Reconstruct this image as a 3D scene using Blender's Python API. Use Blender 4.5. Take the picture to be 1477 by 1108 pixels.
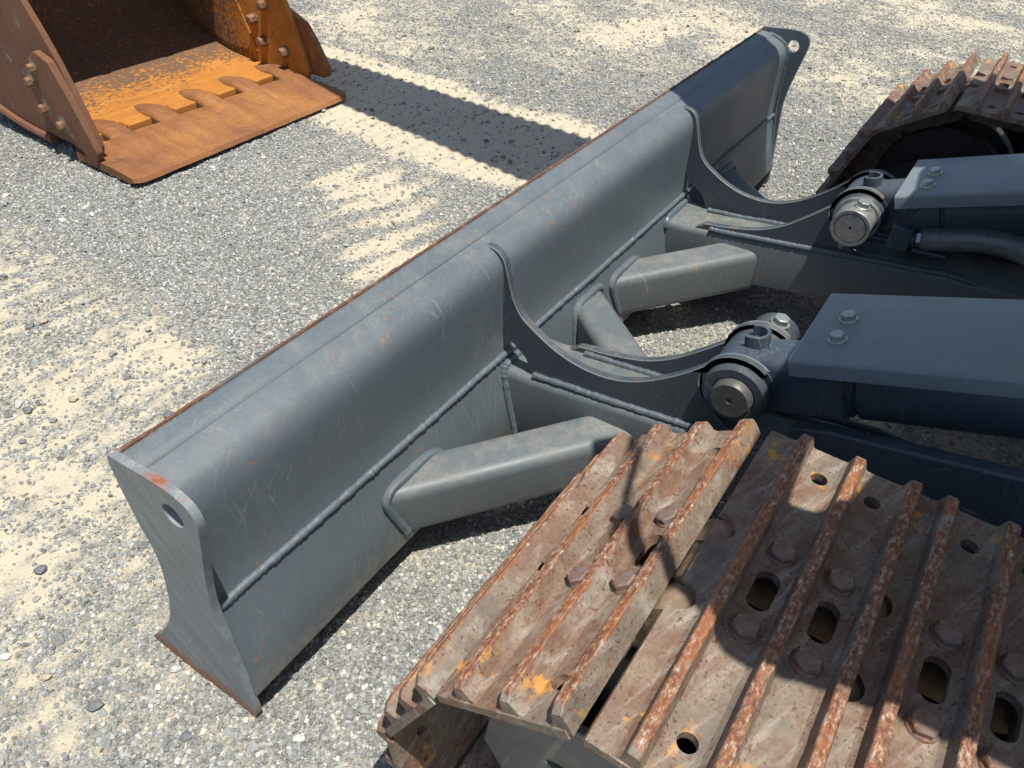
import bpy, bmesh, math, random
import numpy as np
from mathutils import Vector, Matrix, noise as mnoise

for o in list(bpy.data.objects):
    bpy.data.objects.remove(o)
S = bpy.context.scene
COL = S.collection
PI = math.pi

# ------------------------------------------------------------------ camera
cam = bpy.data.objects.new('camera', bpy.data.cameras.new('camera'))
COL.objects.link(cam)
S.camera = cam
YAW, PITCH, ROLL = 0.5472, -0.7060, 0.0638
f = Vector((math.cos(PITCH) * math.cos(YAW), math.cos(PITCH) * math.sin(YAW), math.sin(PITCH)))
r = f.cross(Vector((0, 0, 1))).normalized()
u = r.cross(f)
r2 = r * math.cos(ROLL) + u * math.sin(ROLL)
u2 = -r * math.sin(ROLL) + u * math.cos(ROLL)
M4 = Matrix((r2, u2, -f)).transposed().to_4x4()
M4.translation = Vector((-0.2926, -0.5978, 1.1698))
cam.matrix_world = M4
cam.data.sensor_width = 36.0
cam.data.lens = 36.0 * 1125.8 / 1477.0
cam.data.clip_start = 0.02
cam.data.clip_end = 2000

# ------------------------------------------------------------------ light
SUN_TRAVEL = Vector((0.11, 0.22, -1.0)).normalized()      # direction the light travels
to_sun = -SUN_TRAVEL
w = bpy.data.worlds.new('World')
S.world = w
w.use_nodes = True
nt = w.node_tree
nt.nodes.clear()
sky = nt.nodes.new('ShaderNodeTexSky')
sky.sky_type = 'NISHITA'
sky.sun_disc = False
sky.sun_elevation = math.asin(to_sun.z)
sky.sun_rotation = math.atan2(to_sun.x, to_sun.y)
bg = nt.nodes.new('ShaderNodeBackground')
bg.inputs[1].default_value = 0.10
wo = nt.nodes.new('ShaderNodeOutputWorld')
nt.links.new(sky.outputs[0], bg.inputs[0])
nt.links.new(bg.outputs[0], wo.inputs[0])
sun = bpy.data.objects.new('sun', bpy.data.lights.new('sun', 'SUN'))
COL.objects.link(sun)
sun.data.energy = 5.0
sun.data.angle = math.radians(0.53)
sun.data.color = (1.0, 0.955, 0.88)
sun.rotation_euler = (-to_sun).to_track_quat('-Z', 'Y').to_euler()
S.view_settings.view_transform = 'Standard'
S.view_settings.look = 'None'
S.view_settings.exposure = 0.26
S.view_settings.gamma = 1.0
S.view_settings.use_curve_mapping = False
S.cycles.max_bounces = 6
S.cycles.diffuse_bounces = 4

# ------------------------------------------------------------------ helpers
GZ = -0.018            # ground level
EXC = (1.15, -1.6, GZ)


class NT:
    """tiny node-tree writer"""

    def __init__(self, name):
        self.m = bpy.data.materials.new(name)
        self.m.use_nodes = True
        self.t = self.m.node_tree
        self.t.nodes.clear()
        self.out = self.n('ShaderNodeOutputMaterial')
        self.b = self.n('ShaderNodeBsdfPrincipled')
        self.l(self.b.outputs[0], self.out.inputs[0])
        self.co = self.n('ShaderNodeTexCoord').outputs['Object']
        self.bumps = None

    def n(self, ty, **kw):
        x = self.t.nodes.new(ty)
        for k, v in kw.items():
            setattr(x, k, v)
        return x

    def l(self, a, b):
        self.t.links.new(a, b)

    def set(self, sock, v):
        if hasattr(v, 'is_output'):
            self.l(v, sock)
        elif isinstance(v, (tuple, list)):
            sock.default_value = tuple(v) + ((1.0,) if len(v) == 3 and len(sock.default_value) == 4 else ())
        else:
            sock.default_value = v

    def map(self, scale=(1, 1, 1), rot=(0, 0, 0), loc=(0, 0, 0), co=None):
        if any(rot):                                  # turn first, then stretch
            t = self.n('ShaderNodeMapping')
            self.l(co or self.co, t.inputs[0])
            t.inputs['Rotation'].default_value = rot
            co = t.outputs[0]
        m = self.n('ShaderNodeMapping')
        self.l(co or self.co, m.inputs[0])
        m.inputs['Scale'].default_value = scale
        m.inputs['Location'].default_value = loc
        return m.outputs[0]

    def noise(self, scale, detail=4, rough=0.55, co=None, dist=0.0):
        x = self.n('ShaderNodeTexNoise')
        self.l(co or self.co, x.inputs['Vector'])
        x.inputs['Scale'].default_value = scale
        x.inputs['Detail'].default_value = detail
        x.inputs['Roughness'].default_value = rough
        x.inputs['Distortion'].default_value = dist
        return x.outputs['Fac']

    def voro(self, scale, feature='F1', co=None, out='Distance'):
        x = self.n('ShaderNodeTexVoronoi', feature=feature)
        self.l(co or self.co, x.inputs['Vector'])
        x.inputs['Scale'].default_value = scale
        return x.outputs[out]

    def rng(self, v, a, b, c=0.0, d=1.0):
        x = self.n('ShaderNodeMapRange')
        x.clamp = True
        self.set(x.inputs[0], v)
        for i, q in enumerate((a, b, c, d)):
            x.inputs[i + 1].default_value = q
        return x.outputs[0]

    def math(self, op, a, b=0.0):
        x = self.n('ShaderNodeMath', operation=op)
        self.set(x.inputs[0], a)
        self.set(x.inputs[1], b)
        return x.outputs[0]

    def mix(self, fac, a, b, mode='MIX'):
        x = self.n('ShaderNodeMix', data_type='RGBA', blend_type=mode)
        self.set(x.inputs['Factor'], fac)
        self.set(x.inputs[6], a)
        self.set(x.inputs[7], b)
        return x.outputs[2]

    def sep(self, co=None):
        x = self.n('ShaderNodeSeparateXYZ')
        self.l(co or self.co, x.inputs[0])
        return x.outputs

    def ramp(self, v, stops):
        x = self.n('ShaderNodeValToRGB')
        self.set(x.inputs[0], v)
        e = x.color_ramp.elements
        while len(e) < len(stops):
            e.new(0.5)
        for q, (p, c) in zip(e, stops):
            q.position = p
            q.color = tuple(c) + (1,)
        return x.outputs[0]

    def bump(self, h, dist, strength=1.0):
        x = self.n('ShaderNodeBump')
        x.inputs['Distance'].default_value = dist
        x.inputs['Strength'].default_value = strength
        self.l(h, x.inputs['Height'])
        if self.bumps is not None:
            self.l(self.bumps, x.inputs['Normal'])
        self.bumps = x.outputs[0]
        self.l(self.bumps, self.b.inputs['Normal'])

    def done(self, col, rough=0.5, metal=0.0, spec=None):
        self.set(self.b.inputs['Base Color'], col)
        self.set(self.b.inputs['Roughness'], rough)
        self.set(self.b.inputs['Metallic'], metal)
        if spec is not None:
            self.b.inputs['Specular IOR Level'].default_value = spec
        return self.m


def scratches(N, dens=0.66, n=4, seed=0.0, ln=3.0, wd=230.0):
    """thin random strokes in several directions"""
    tot = None
    random.seed(int(seed * 10) + 3)
    for i in range(n):
        a = random.uniform(-0.9, 0.9)
        co = N.map(scale=(wd, ln * 3, ln) if i % 2 else (ln * 4, wd, ln), rot=(random.uniform(-.6, .6), a * .6, a), loc=(seed + i * 3.1, i * 7.7, seed))
        v = N.noise(1.0, 1.0, 0.4, co=co)
        v = N.rng(v, dens, dens + 0.05)
        tot = v if tot is None else N.math('MAXIMUM', tot, v)
    return tot


def mat_paint(name, base, rust=0.5, dust=0.5, scr=0.5, rough=0.42, lowrust=False, toprust=False, dens=0.66, scuff=0.0):
    N = NT(name)
    big = N.noise(2.3, 5, 0.6)
    mid = N.noise(11.0, 5, 0.65)
    fine = N.noise(170.0, 3, 0.6)
    c = N.mix(N.rng(big, .3, .7), tuple(x * .9 for x in base), tuple(x * 1.1 for x in base))
    c = N.mix(N.math('MULTIPLY', N.rng(fine, .35, .75), .22), c, tuple(min(1, x * 1.7) for x in base))
    nrm = N.n('ShaderNodeNewGeometry').outputs['Normal']
    up = N.rng(N.sep(nrm)[2], .3, .95)
    dm = N.math('MULTIPLY', N.rng(mid, .42, .78), N.math('ADD', N.math('MULTIPLY', up, .92), .06))
    dm = N.math('MULTIPLY', dm, N.rng(N.noise(60.0, 4, .7), .3, .7))
    c = N.mix(N.math('MULTIPLY', dm, dust), c, (.33, .29, .22))
    s = N.math('MAXIMUM', scratches(N, dens + .045, 4, 1.0, 5.0, 300.0), N.math('MULTIPLY', scratches(N, dens + .05, 4, 4.0, 14.0, 520.0), .8))
    s = N.math('MULTIPLY', s, N.rng(N.noise(7.0, 3), .45, .68))
    c = N.mix(N.math('MULTIPLY', s, scr), c, (.36, .36, .34))
    sp = N.math('MULTIPLY', N.rng(N.noise(80.0, 4, .68), .615, .66), N.rng(N.noise(5.1, 5, .7), .50, .60))
    c = N.mix(N.math('MULTIPLY', sp, rust), c, (.36, .15, .045))
    z = N.sep()[2]
    if scuff:
        # scraped streaks running down the sheet, caked dirt along the foot
        sk = N.noise(1.0, 5, .7, co=N.map(scale=(95, 12, 5), rot=(0, .22, 0)))
        sk = N.math('MULTIPLY', N.rng(sk, .56, .72), N.rng(N.noise(3.3, 4, .65), .45, .65))
        c = N.mix(N.math('MULTIPLY', sk, scuff), c, (.30, .315, .31))
        mud = N.math('ADD', z, N.math('MULTIPLY', N.noise(13.0, 5, .75), -.13))
        mud = N.math('MULTIPLY', N.rng(mud, .03, -.025), N.rng(N.noise(90.0, 4, .7), .3, .6))
        c = N.mix(N.math('MULTIPLY', mud, .75), c, (.32, .285, .215))
    if lowrust:
        sk = N.noise(1.0, 4, .6, co=N.map(scale=(10, 55, 9), rot=(.65, 0, 0)))
        c = N.mix(N.math('MULTIPLY', N.rng(sk, .45, .7), .55), c, (.27, .295, .30))
        c = N.mix(N.math('MULTIPLY', N.rng(sk, .55, .35), .25), c, (.16, .15, .12))
    if lowrust:
        k = N.math('ADD', z, N.math('MULTIPLY', N.noise(16.0, 5, .7), -.075))
        k = N.rng(k, -.035, -.008, 1, 0)
        rc = N.mix(N.rng(N.noise(70.0, 4, .7), .3, .7), (.13, .05, .022), (.36, .15, .06))
        c = N.mix(k, c, rc)
    if toprust:
        k = N.math('ADD', z, N.math('MULTIPLY', N.noise(22.0, 5, .7), .03))
        k = N.math('MULTIPLY', N.rng(k, .4955, .500), N.rng(N.noise(13.0, 4, .6), .47, .56))
        rc = N.mix(N.rng(N.noise(90.0, 4, .7), .3, .7), (.20, .055, .03), (.40, .20, .12))
        c = N.mix(k, c, rc)
    N.bump(N.noise(34.0, 3, .5), .0006, .5)
    N.bump(fine, .0003, .6)
    ro = N.math('ADD', rough, N.math('MULTIPLY', dm, .35))
    ro = N.math('ADD', ro, N.math('MULTIPLY', N.rng(mid, .3, .7), .10))
    return N.done(c, ro)


PAINT = mat_paint('grey_paint', (.100, .123, .139), rust=.8, dust=.42, scr=.38, scuff=.22)
PAINT_UP = mat_paint('dusty_paint', (.104, .122, .130), rust=.9, dust=.95, scr=.4, rough=.45)
PLATE = mat_paint('worn_plate_paint', (.150, .180, .195), rust=.55, dust=.35, scr=.7, rough=.5, lowrust=True, toprust=True, dens=.62)
CHEEK = mat_paint('cheek_paint', (.052, .065, .078), rust=.9, dust=.6, scr=.35, rough=.38)
NAVY = mat_paint('dark_paint', (.045, .060, .082), rust=.35, dust=.22, scr=.35, rough=.36)
COVER = mat_paint('skylit_cover_paint', (.158, .185, .212), rust=.12, dust=.6, scr=.10, rough=.34)  # the machine's grey paint, lightened to stand in for skylight on the covers
WELD = mat_paint('weld_paint', (.088, .110, .128), rust=.3, dust=.25, scr=.3, rough=.38)


def mat_edge():
    N = NT('chipped_edge')
    k = N.noise(14.0, 5, .7)
    c = N.mix(N.rng(k, .53, .62), (.165, .195, .21), (.24, .135, .06))
    c = N.mix(N.math('MULTIPLY', N.rng(N.noise(60.0, 4, .7), .52, .66), .6), c, (.27, .245, .20))
    N.bump(N.noise(120.0, 3), .0006)
    return N.done(c, .6)


EDGE = mat_edge()


def mat_lip():
    N = NT('rusty_lip')
    k = N.noise(9.0, 5, .7)
    c = N.mix(N.rng(k, .36, .48), (.09, .10, .10), (.115, .055, .032))
    c = N.mix(N.rng(N.noise(60.0, 4, .7), .5, .7), c, (.26, .15, .085))
    N.bump(N.noise(150.0, 3), .001)
    return N.done(c, .7)


LIP = mat_lip()


def mat_track():
    N = NT('rusty_track_steel')
    oi = N.n('ShaderNodeObjectInfo').outputs['Random']
    off = N.n('ShaderNodeCombineXYZ')
    N.l(N.math('MULTIPLY', oi, 37.0), off.inputs[0])
    N.l(N.math('MULTIPLY', oi, 91.0), off.inputs[1])
    add = N.n('ShaderNodeVectorMath', operation='ADD')
    N.l(N.co, add.inputs[0])
    N.l(off.outputs[0], add.inputs[1])
    co = add.outputs[0]
    z = N.sep()[2]
    big = N.noise(7.0, 5, .65, co=co)
    c = N.ramp(big, [(.27, (.080, .066, .052)), (.39, (.150, .122, .094)), (.47, (.225, .175, .125)), (.54, (.165, .088, .054)), (.62, (.225, .155, .10)), (.74, (.30, .235, .165))])
    fine = N.noise(120.0, 4, .65, co=co)
    c = N.mix(N.math('MULTIPLY', N.rng(fine, .4, .7), .5), c, (.15, .12, .10))
    streak = N.noise(1.0, 4, .6, co=N.map(scale=(9, 75, 40), rot=(0, 0, .35), co=co))
    c = N.mix(N.math('MULTIPLY', N.rng(streak, .52, .72), .55), c, (.44, .40, .34))
    pit = N.rng(N.noise(210.0, 2, .5, co=co), .60, .65)
    pit = N.math('MULTIPLY', pit, N.rng(N.noise(21.0, 4, .65, co=co), .40, .54))
    c = N.mix(N.math('MULTIPLY', pit, .9), c, (.105, .036, .020))
    pit2 = N.rng(N.noise(320.0, 3, .6, co=co), .56, .63)
    pit2 = N.math('MULTIPLY', pit2, N.rng(N.noise(13.0, 5, .65, co=co), .36, .58))
    c = N.mix(N.math('MULTIPLY', pit2, .75), c, (.14, .052, .026))
    pale = N.math('MULTIPLY', N.rng(N.noise(5.0, 4, .65, co=co), .54, .68), N.rng(N.noise(1.0, 5, .7, co=N.map(scale=(40, 150, 80), rot=(0, 0, .5), co=co)), .45, .65))
    c = N.mix(N.math('MULTIPLY', pale, .6), c, (.40, .36, .29))
    org = N.math('MULTIPLY', N.rng(N.noise(6.0, 5, .7, co=co), .60, .70), N.rng(N.noise(50.0, 4, .7, co=co), .45, .6))
    c = N.mix(N.math('MULTIPLY', org, .8), c, (.47, .21, .05))
    xy = N.sep()
    hole = N.rng(N.math('ABSOLUTE', N.math('SUBTRACT', N.math('ABSOLUTE', xy[0]), .192)), .030, .008)
    hole = N.math('MULTIPLY', hole, N.rng(N.noise(34.0, 4, .65, co=co), .56, .63))
    c = N.mix(N.math('MULTIPLY', hole, .85), c, (.56, .26, .045))
    # grouser crests: bright worn steel, rust crust
    crest = N.rng(N.math('ADD', z, N.math('MULTIPLY', N.noise(55.0, 4, .7, co=co), .014)), .0265, .0295)
    ck = N.noise(1.0, 6, .8, co=N.map(scale=(110, 230, 120), co=co))
    cc = N.ramp(ck, [(.34, (.085, .036, .025)), (.46, (.17, .068, .036)), (.535, (.29, .135, .066)), (.59, (.37, .29, .225)), (.68, (.60, .55, .48))])
    cb = N.noise(9.0, 4, .65, co=co)
    cc = N.mix(N.rng(cb, .40, .52), N.mix(.55, cc, (.30, .105, .035)), cc)
    c = N.mix(crest, c, cc)
    N.bump(N.noise(28.0, 4, .6, co=co), .0022, .6)
    N.bump(N.noise(130.0, 4, .65, co=co), .0014, .8)
    N.bump(pit, .0006, -1.0)
    return N.done(c, N.rng(fine, .3, .7, .55, .85), N.math('MULTIPLY', crest, .15))


TRACK = mat_track()


def mat_bolt():
    N = NT('rusty_bolt_steel')
    k = N.noise(60.0, 4, .7)
    c = N.mix(N.rng(k, .38, .62), (.20, .165, .14), (.17, .07, .04))
    c = N.mix(N.rng(N.noise(140.0, 3, .7), .55, .68), c, (.34, .22, .12))
    N.bump(N.noise(150.0, 4, .6), .0012)
    return N.done(c, .65, .1)


TBOLT = mat_bolt()


def mat_simple(name, col, rough, metal=0.0, var=.25, bump=.0004, sc=60.0, col2=None):
    N = NT(name)
    k = N.noise(sc, 4, .65)
    c = N.mix(N.rng(k, .3, .7), tuple(x * (1 - var) for x in col), col2 or tuple(min(1, x * (1 + var)) for x in col))
    N.bump(N.noise(sc * 2.2, 3, .6), bump)
    return N.done(c, N.rng(k, .3, .7, rough * .85, min(1, rough * 1.15)), metal)


ZINC = mat_simple('plated_bolt', (.42, .46, .42), .38, .75, .2)
PIN = mat_simple('worn_pin_steel', (.27, .285, .285), .42, .45, .35, col2=(.36, .355, .33))
PIN_DARK = mat_simple('painted_pin', (.085, .098, .104), .42, .1, .3, col2=(.125, .115, .095))
DARK = mat_simple('dark_steel', (.035, .031, .026), .7, 0, .4, .0015, 25.0)  # near-black mottled steel, also on the far track frame
FRAME = mat_simple('frame_paint', (.105, .120, .125), .55, 0, .25, .0006, 20.0, col2=(.19, .18, .15))
RUBBER = mat_simple('hose_sleeve', (.21, .235, .25), .34, .35, .2, .0004, 90.0)
FITTING = mat_simple('steel_fitting', (.33, .36, .36), .35, .8, .2)
WHITEMACHINE = mat_simple('house_paint', (.55, .56, .55), .4, 0, .05)
LINK = mat_simple('rusty_link', (.15, .105, .075), .7, .1, .4, .0015, 40.0, col2=(.34, .24, .16))


def mat_bucket(name, kind):
    N = NT(name)
    big = N.noise(3.2, 5, .65)
    st = N.noise(1.0, 5, .65, co=N.map(scale=(5, 30, 30)))
    c = N.ramp(big, [(.3, (.16, .062, .026)), (.48, (.27, .105, .034)), (.62, (.37, .155, .042)), (.78, (.44, .20, .05))])
    c = N.mix(N.math('MULTIPLY', N.rng(st, .45, .7), .55), c, (.34, .165, .045))
    fine = N.noise(110.0, 4, .7)
    c = N.mix(N.math('MULTIPLY', N.rng(fine, .42, .7), .45), c, (.10, .045, .025))
    if kind == 'inside':
        c = N.mix(.6, c, N.mix(N.rng(st, .3, .7), (.42, .155, .016), (.62, .26, .028)))
        y = N.sep()[1]
        edge = N.math('ADD', y, N.math('MULTIPLY', N.noise(5.0, 3), .28))
        zone = N.rng(edge, 2.16, 2.46)
        fl = N.noise(1.0, 4, .7, co=N.map(scale=(55, 90, 60)))
        th = N.math('SUBTRACT', .66, N.math('MULTIPLY', zone, .26))
        fm = N.rng(N.math('SUBTRACT', fl, th), -.01, .03)
        c = N.mix(N.math('MULTIPLY', fm, .85), c, (.085, .062, .050))
        N.bump(fm, .0015, .7)
    elif kind == 'side':
        c = N.mix(.7, c, N.mix(N.rng(N.noise(8.0, 5, .7), .35, .65), (.085, .038, .026), (.135, .062, .042)))
        gr = N.math('MULTIPLY', N.rng(N.noise(14.0, 4, .7), .62, .68), .6)
        c = N.mix(gr, c, (.16, .27, .22))
    else:
        c = N.mix(N.math('MULTIPLY', N.rng(N.noise(1.0, 5, .7, co=N.map(scale=(28, 5, 10))), .40, .64), .5), c, (.15, .062, .027))
        c = N.mix(N.math('MULTIPLY', N.rng(N.noise(1.0, 5, .7, co=N.map(scale=(9, 60, 10), rot=(0, 0, .5))), .6, .68), .6), c, (.40, .19, .06))
    N.bump(N.noise(18.0, 4, .6), .002, .6)
    N.bump(fine, .0008, .8)
    return N.done(c, .75)


B_IN = mat_bucket('rusty_bucket_floor', 'inside')
B_SIDE = mat_bucket('rusty_bucket_side', 'side')
B_LIP = mat_bucket('rusty_bucket_edge', 'edge')
BBOLT = mat_simple('rusty_bucket_bolt', (.20, .095, .045), .8, 0, .4, .001, 70.0, col2=(.30, .17, .09))
GREEN = mat_simple('green_paint_traces', (.14, .27, .22), .7, 0, .4, .0005, 80.0, col2=(.28, .16, .08))


# ---- geometry helpers
def finish(name, bm, mat, parent=None, bevel=0.0, seg=2, angle=38, smooth=True, recalc=True, edge=None):
    if recalc:
        bmesh.ops.recalc_face_normals(bm, faces=bm.faces)
    me = bpy.data.meshes.new(name)
    bm.to_mesh(me)
    bm.free()
    for m in (mat if isinstance(mat, (list, tuple)) else [mat]):
        me.materials.append(m)
    if smooth:
        me.polygons.foreach_set('use_smooth', [True] * len(me.polygons))
        me.set_sharp_from_angle(angle=math.radians(angle))
    o = bpy.data.objects.new(name, me)
    COL.objects.link(o)
    if parent is not None:
        adopt(o, parent)
    if bevel > 0:
        md = o.modifiers.new('bevel', 'BEVEL')
        md.width = bevel
        md.segments = seg
        md.limit_method = 'ANGLE'
        md.angle_limit = math.radians(angle)
        md.harden_normals = False
        if edge is not None:
            me.materials.append(edge)
            md.material = 1
    return o


def world_loc(o):
    v = Vector((0, 0, 0))
    while o is not None:
        v += Vector(o.location) if o.parent is None else Vector((0, 0, 0))
        o = o.parent
    return v


def adopt(o, parent):
    """meshes are modelled in world coordinates; keep them there under a parent"""
    o.parent = parent
    root = parent
    while root.parent is not None:
        root = root.parent
    # only the root has an offset
    if parent is root:
        o.matrix_parent_inverse = Matrix.Translation(-Vector(root.location))


def circle(cy, cz, rad, n=24):
    return [(cy + rad * math.cos(2 * PI * i / n), cz + rad * math.sin(2 * PI * i / n)) for i in range(n)]


AX = {'x': lambda a, b, h: (h, a, b), 'y': lambda a, b, h: (a, h, b), 'z': lambda a, b, h: (a, b, h)}


def prism(bm, poly, axis, h0, h1, holes=(), shear=None):
    f3 = AX[axis]
    loops = [poly] + list(holes)
    edges = []
    tmp = bmesh.new()
    for lp in loops:
        vs = [tmp.verts.new(f3(a, b, h0)) for a, b in lp]
        for i in range(len(vs)):
            edges.append(tmp.edges.new((vs[i], vs[(i + 1) % len(vs)])))
    if holes:
        bmesh.ops.triangle_fill(tmp, use_beauty=True, use_dissolve=False, edges=edges)
    else:
        tmp.faces.new(vs)
    ext = bmesh.ops.extrude_face_region(tmp, geom=list(tmp.faces))
    d = Vector(f3(0, 0, h1 - h0))
    for g in ext['geom']:
        if isinstance(g, bmesh.types.BMVert):
            g.co += d
    bmesh.ops.recalc_face_normals(tmp, faces=tmp.faces)
    merge(bm, tmp)


def merge(bm, tmp):
    me = bpy.data.meshes.new('tmp')
    tmp.to_mesh(me)
    tmp.free()
    bm.from_mesh(me)
    bpy.data.meshes.remove(me)


def sweep(bm, sections, cap=True):
    """sections: list of equally long vertex loops"""
    rows = [[bm.verts.new(p) for p in s] for s in sections]
    n = len(rows[0])
    for a, b in zip(rows, rows[1:]):
        for i in range(n):
            bm.faces.new((a[i], a[(i + 1) % n], b[(i + 1) % n], b[i]))
    if cap:
        bm.faces.new(rows[0][::-1])
        bm.faces.new(rows[-1])


def tube(bm, pts, rad, n=12, wob=0.0, seed=0.0, cap=True):
    pts = [Vector(p) for p in pts]
    secs = []
    for i, p in enumerate(pts):
        t = (pts[min(i + 1, len(pts) - 1)] - pts[max(i - 1, 0)]).normalized()
        a = t.cross(Vector((0, 0, 1)))
        if a.length < 1e-3:
            a = t.cross(Vector((0, 1, 0)))
        a.normalize()
        b = t.cross(a)
        rr = rad[i] if isinstance(rad, (list, tuple)) else rad
        if wob:
            rr *= 1 + wob * mnoise.noise(Vector((i * .9 + seed, seed * 3.3, 0))) * 1.6
        off = Vector((0, 0, 0))
        if wob:
            off = b * (wob * rr * .6 * mnoise.noise(Vector((i * .31, seed, 7))))
        secs.append([p + off + a * rr * math.cos(2 * PI * k / n) + b * rr * math.sin(2 * PI * k / n) for k in range(n)])
    sweep(bm, secs, cap)


def lathe(bm, o, ax, prof, n=36):
    """turned shape: prof is (distance along ax, radius)"""
    ax = Vector(ax).normalized()
    a = ax.cross(Vector((.2, .3, 1))).normalized()
    b = ax.cross(a)
    tube_dir(bm, Vector(o), ax, a, b, [(rr, t) for t, rr in prof], n)


def line(p, q, step):
    p, q = Vector(p), Vector(q)
    n = max(2, int((q - p).length / step))
    return [p.lerp(q, i / n) for i in range(n + 1)]


def cyl(bm, p, q, r0, r1=None, n=28, hexa=False):
    tube(bm, [p, q], [r0, r1 if r1 is not None else r0], n)


def box(bm, x0, x1, y0, y1, z0, z1):
    prism(bm, [(x0, y0), (x1, y0), (x1, y1), (x0, y1)], 'z', z0, z1)


def smooth_poly(pts, n=4):
    """Catmull-Rom through open point list"""
    P = [Vector((a, b, 0)) for a, b in pts]
    out = []
    for i in range(len(P) - 1):
        p0, p1, p2, p3 = P[max(i - 1, 0)], P[i], P[i + 1], P[min(i + 2, len(P) - 1)]
        for k in range(n):
            t = k / n
            v = .5 * ((2 * p1) + (p2 - p0) * t + (2 * p0 - 5 * p1 + 4 * p2 - p3) * t * t + (3 * p1 - p0 - 3 * p2 + p3) * t ** 3)
            out.append((v.x, v.y))
    out.append(pts[-1])
    return out


def thing(name, label, cat, loc, group=None):
    o = bpy.data.objects.new(name, None)
    COL.objects.link(o)
    o.location = loc
    o.empty_display_size = .2
    o['label'] = label
    o['category'] = cat
    if group:
        o['group'] = group
    return o


def part(name, parent, mat, build, bevel=0.0, label=None, **kw):
    bm = bmesh.new()
    build(bm)
    o = finish(name, bm, mat, parent, bevel, **kw)
    if label:
        o['label'] = label
    return o


def hexbolt(bm, c, n, rad, h, washer=0.0, rot=0.3):
    """hex head on point c pointing along n"""
    c = Vector(c)
    n = Vector(n).normalized()
    a = n.cross(Vector((.3, 1, .1))).normalized()
    b = n.cross(a)
    base = 0.0
    if washer:
        tube_dir(bm, c, n, a, b, [(washer, -.002), (washer, .003), (washer * .97, .004)], 20)
        base = .004
    secs = [(rad, base - .002), (rad, base + h * .82), (rad * .86, base + h)]
    tube_dir(bm, c, n, a, b, secs, 6, rot)


def tube_dir(bm, c, n, a, b, secs, k, rot=0.0):
    L = []
    for rr, h in secs:
        L.append([c + n * h + a * rr * math.cos(2 * PI * i / k + rot) + b * rr * math.sin(2 * PI * i / k + rot) for i in range(k)])
    sweep(bm, L)


# ------------------------------------------------------------------ ground
rng = np.random.default_rng(7)


def vnoise(x, y, seed, oct=4, gain=.5):
    """vectorised value noise, 0..1"""
    tot = np.zeros_like(x)
    amp, norm = 1.0, 0.0
    for o in range(oct):
        k = 2 ** o
        xx, yy = x * k + seed * 17.3 + o * 5.1, y * k + seed * 9.7 - o * 3.3
        xi, yi = np.floor(xx).astype(np.int64), np.floor(yy).astype(np.int64)
        fx, fy = xx - xi, yy - yi
        fx, fy = fx * fx * (3 - 2 * fx), fy * fy * (3 - 2 * fy)

        def h(a, b):
            n = (a * 374761393 + b * 668265263 + int(seed * 1013)) & 0x7fffffff
            n = ((n ^ (n >> 13)) * 1274126177) & 0x7fffffff
            return ((n ^ (n >> 16)) & 0xffff) / 65535.0
        v = (h(xi, yi) * (1 - fx) + h(xi + 1, yi) * fx) * (1 - fy) + (h(xi, yi + 1) * (1 - fx) + h(xi + 1, yi + 1) * fx) * fy
        tot += amp * v
        norm += amp
        amp *= gain
    return tot / norm


def sstep(a, b, v):
    t = np.clip((v - a) / (b - a), 0, 1)
    return t * t * (3 - 2 * t)


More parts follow.
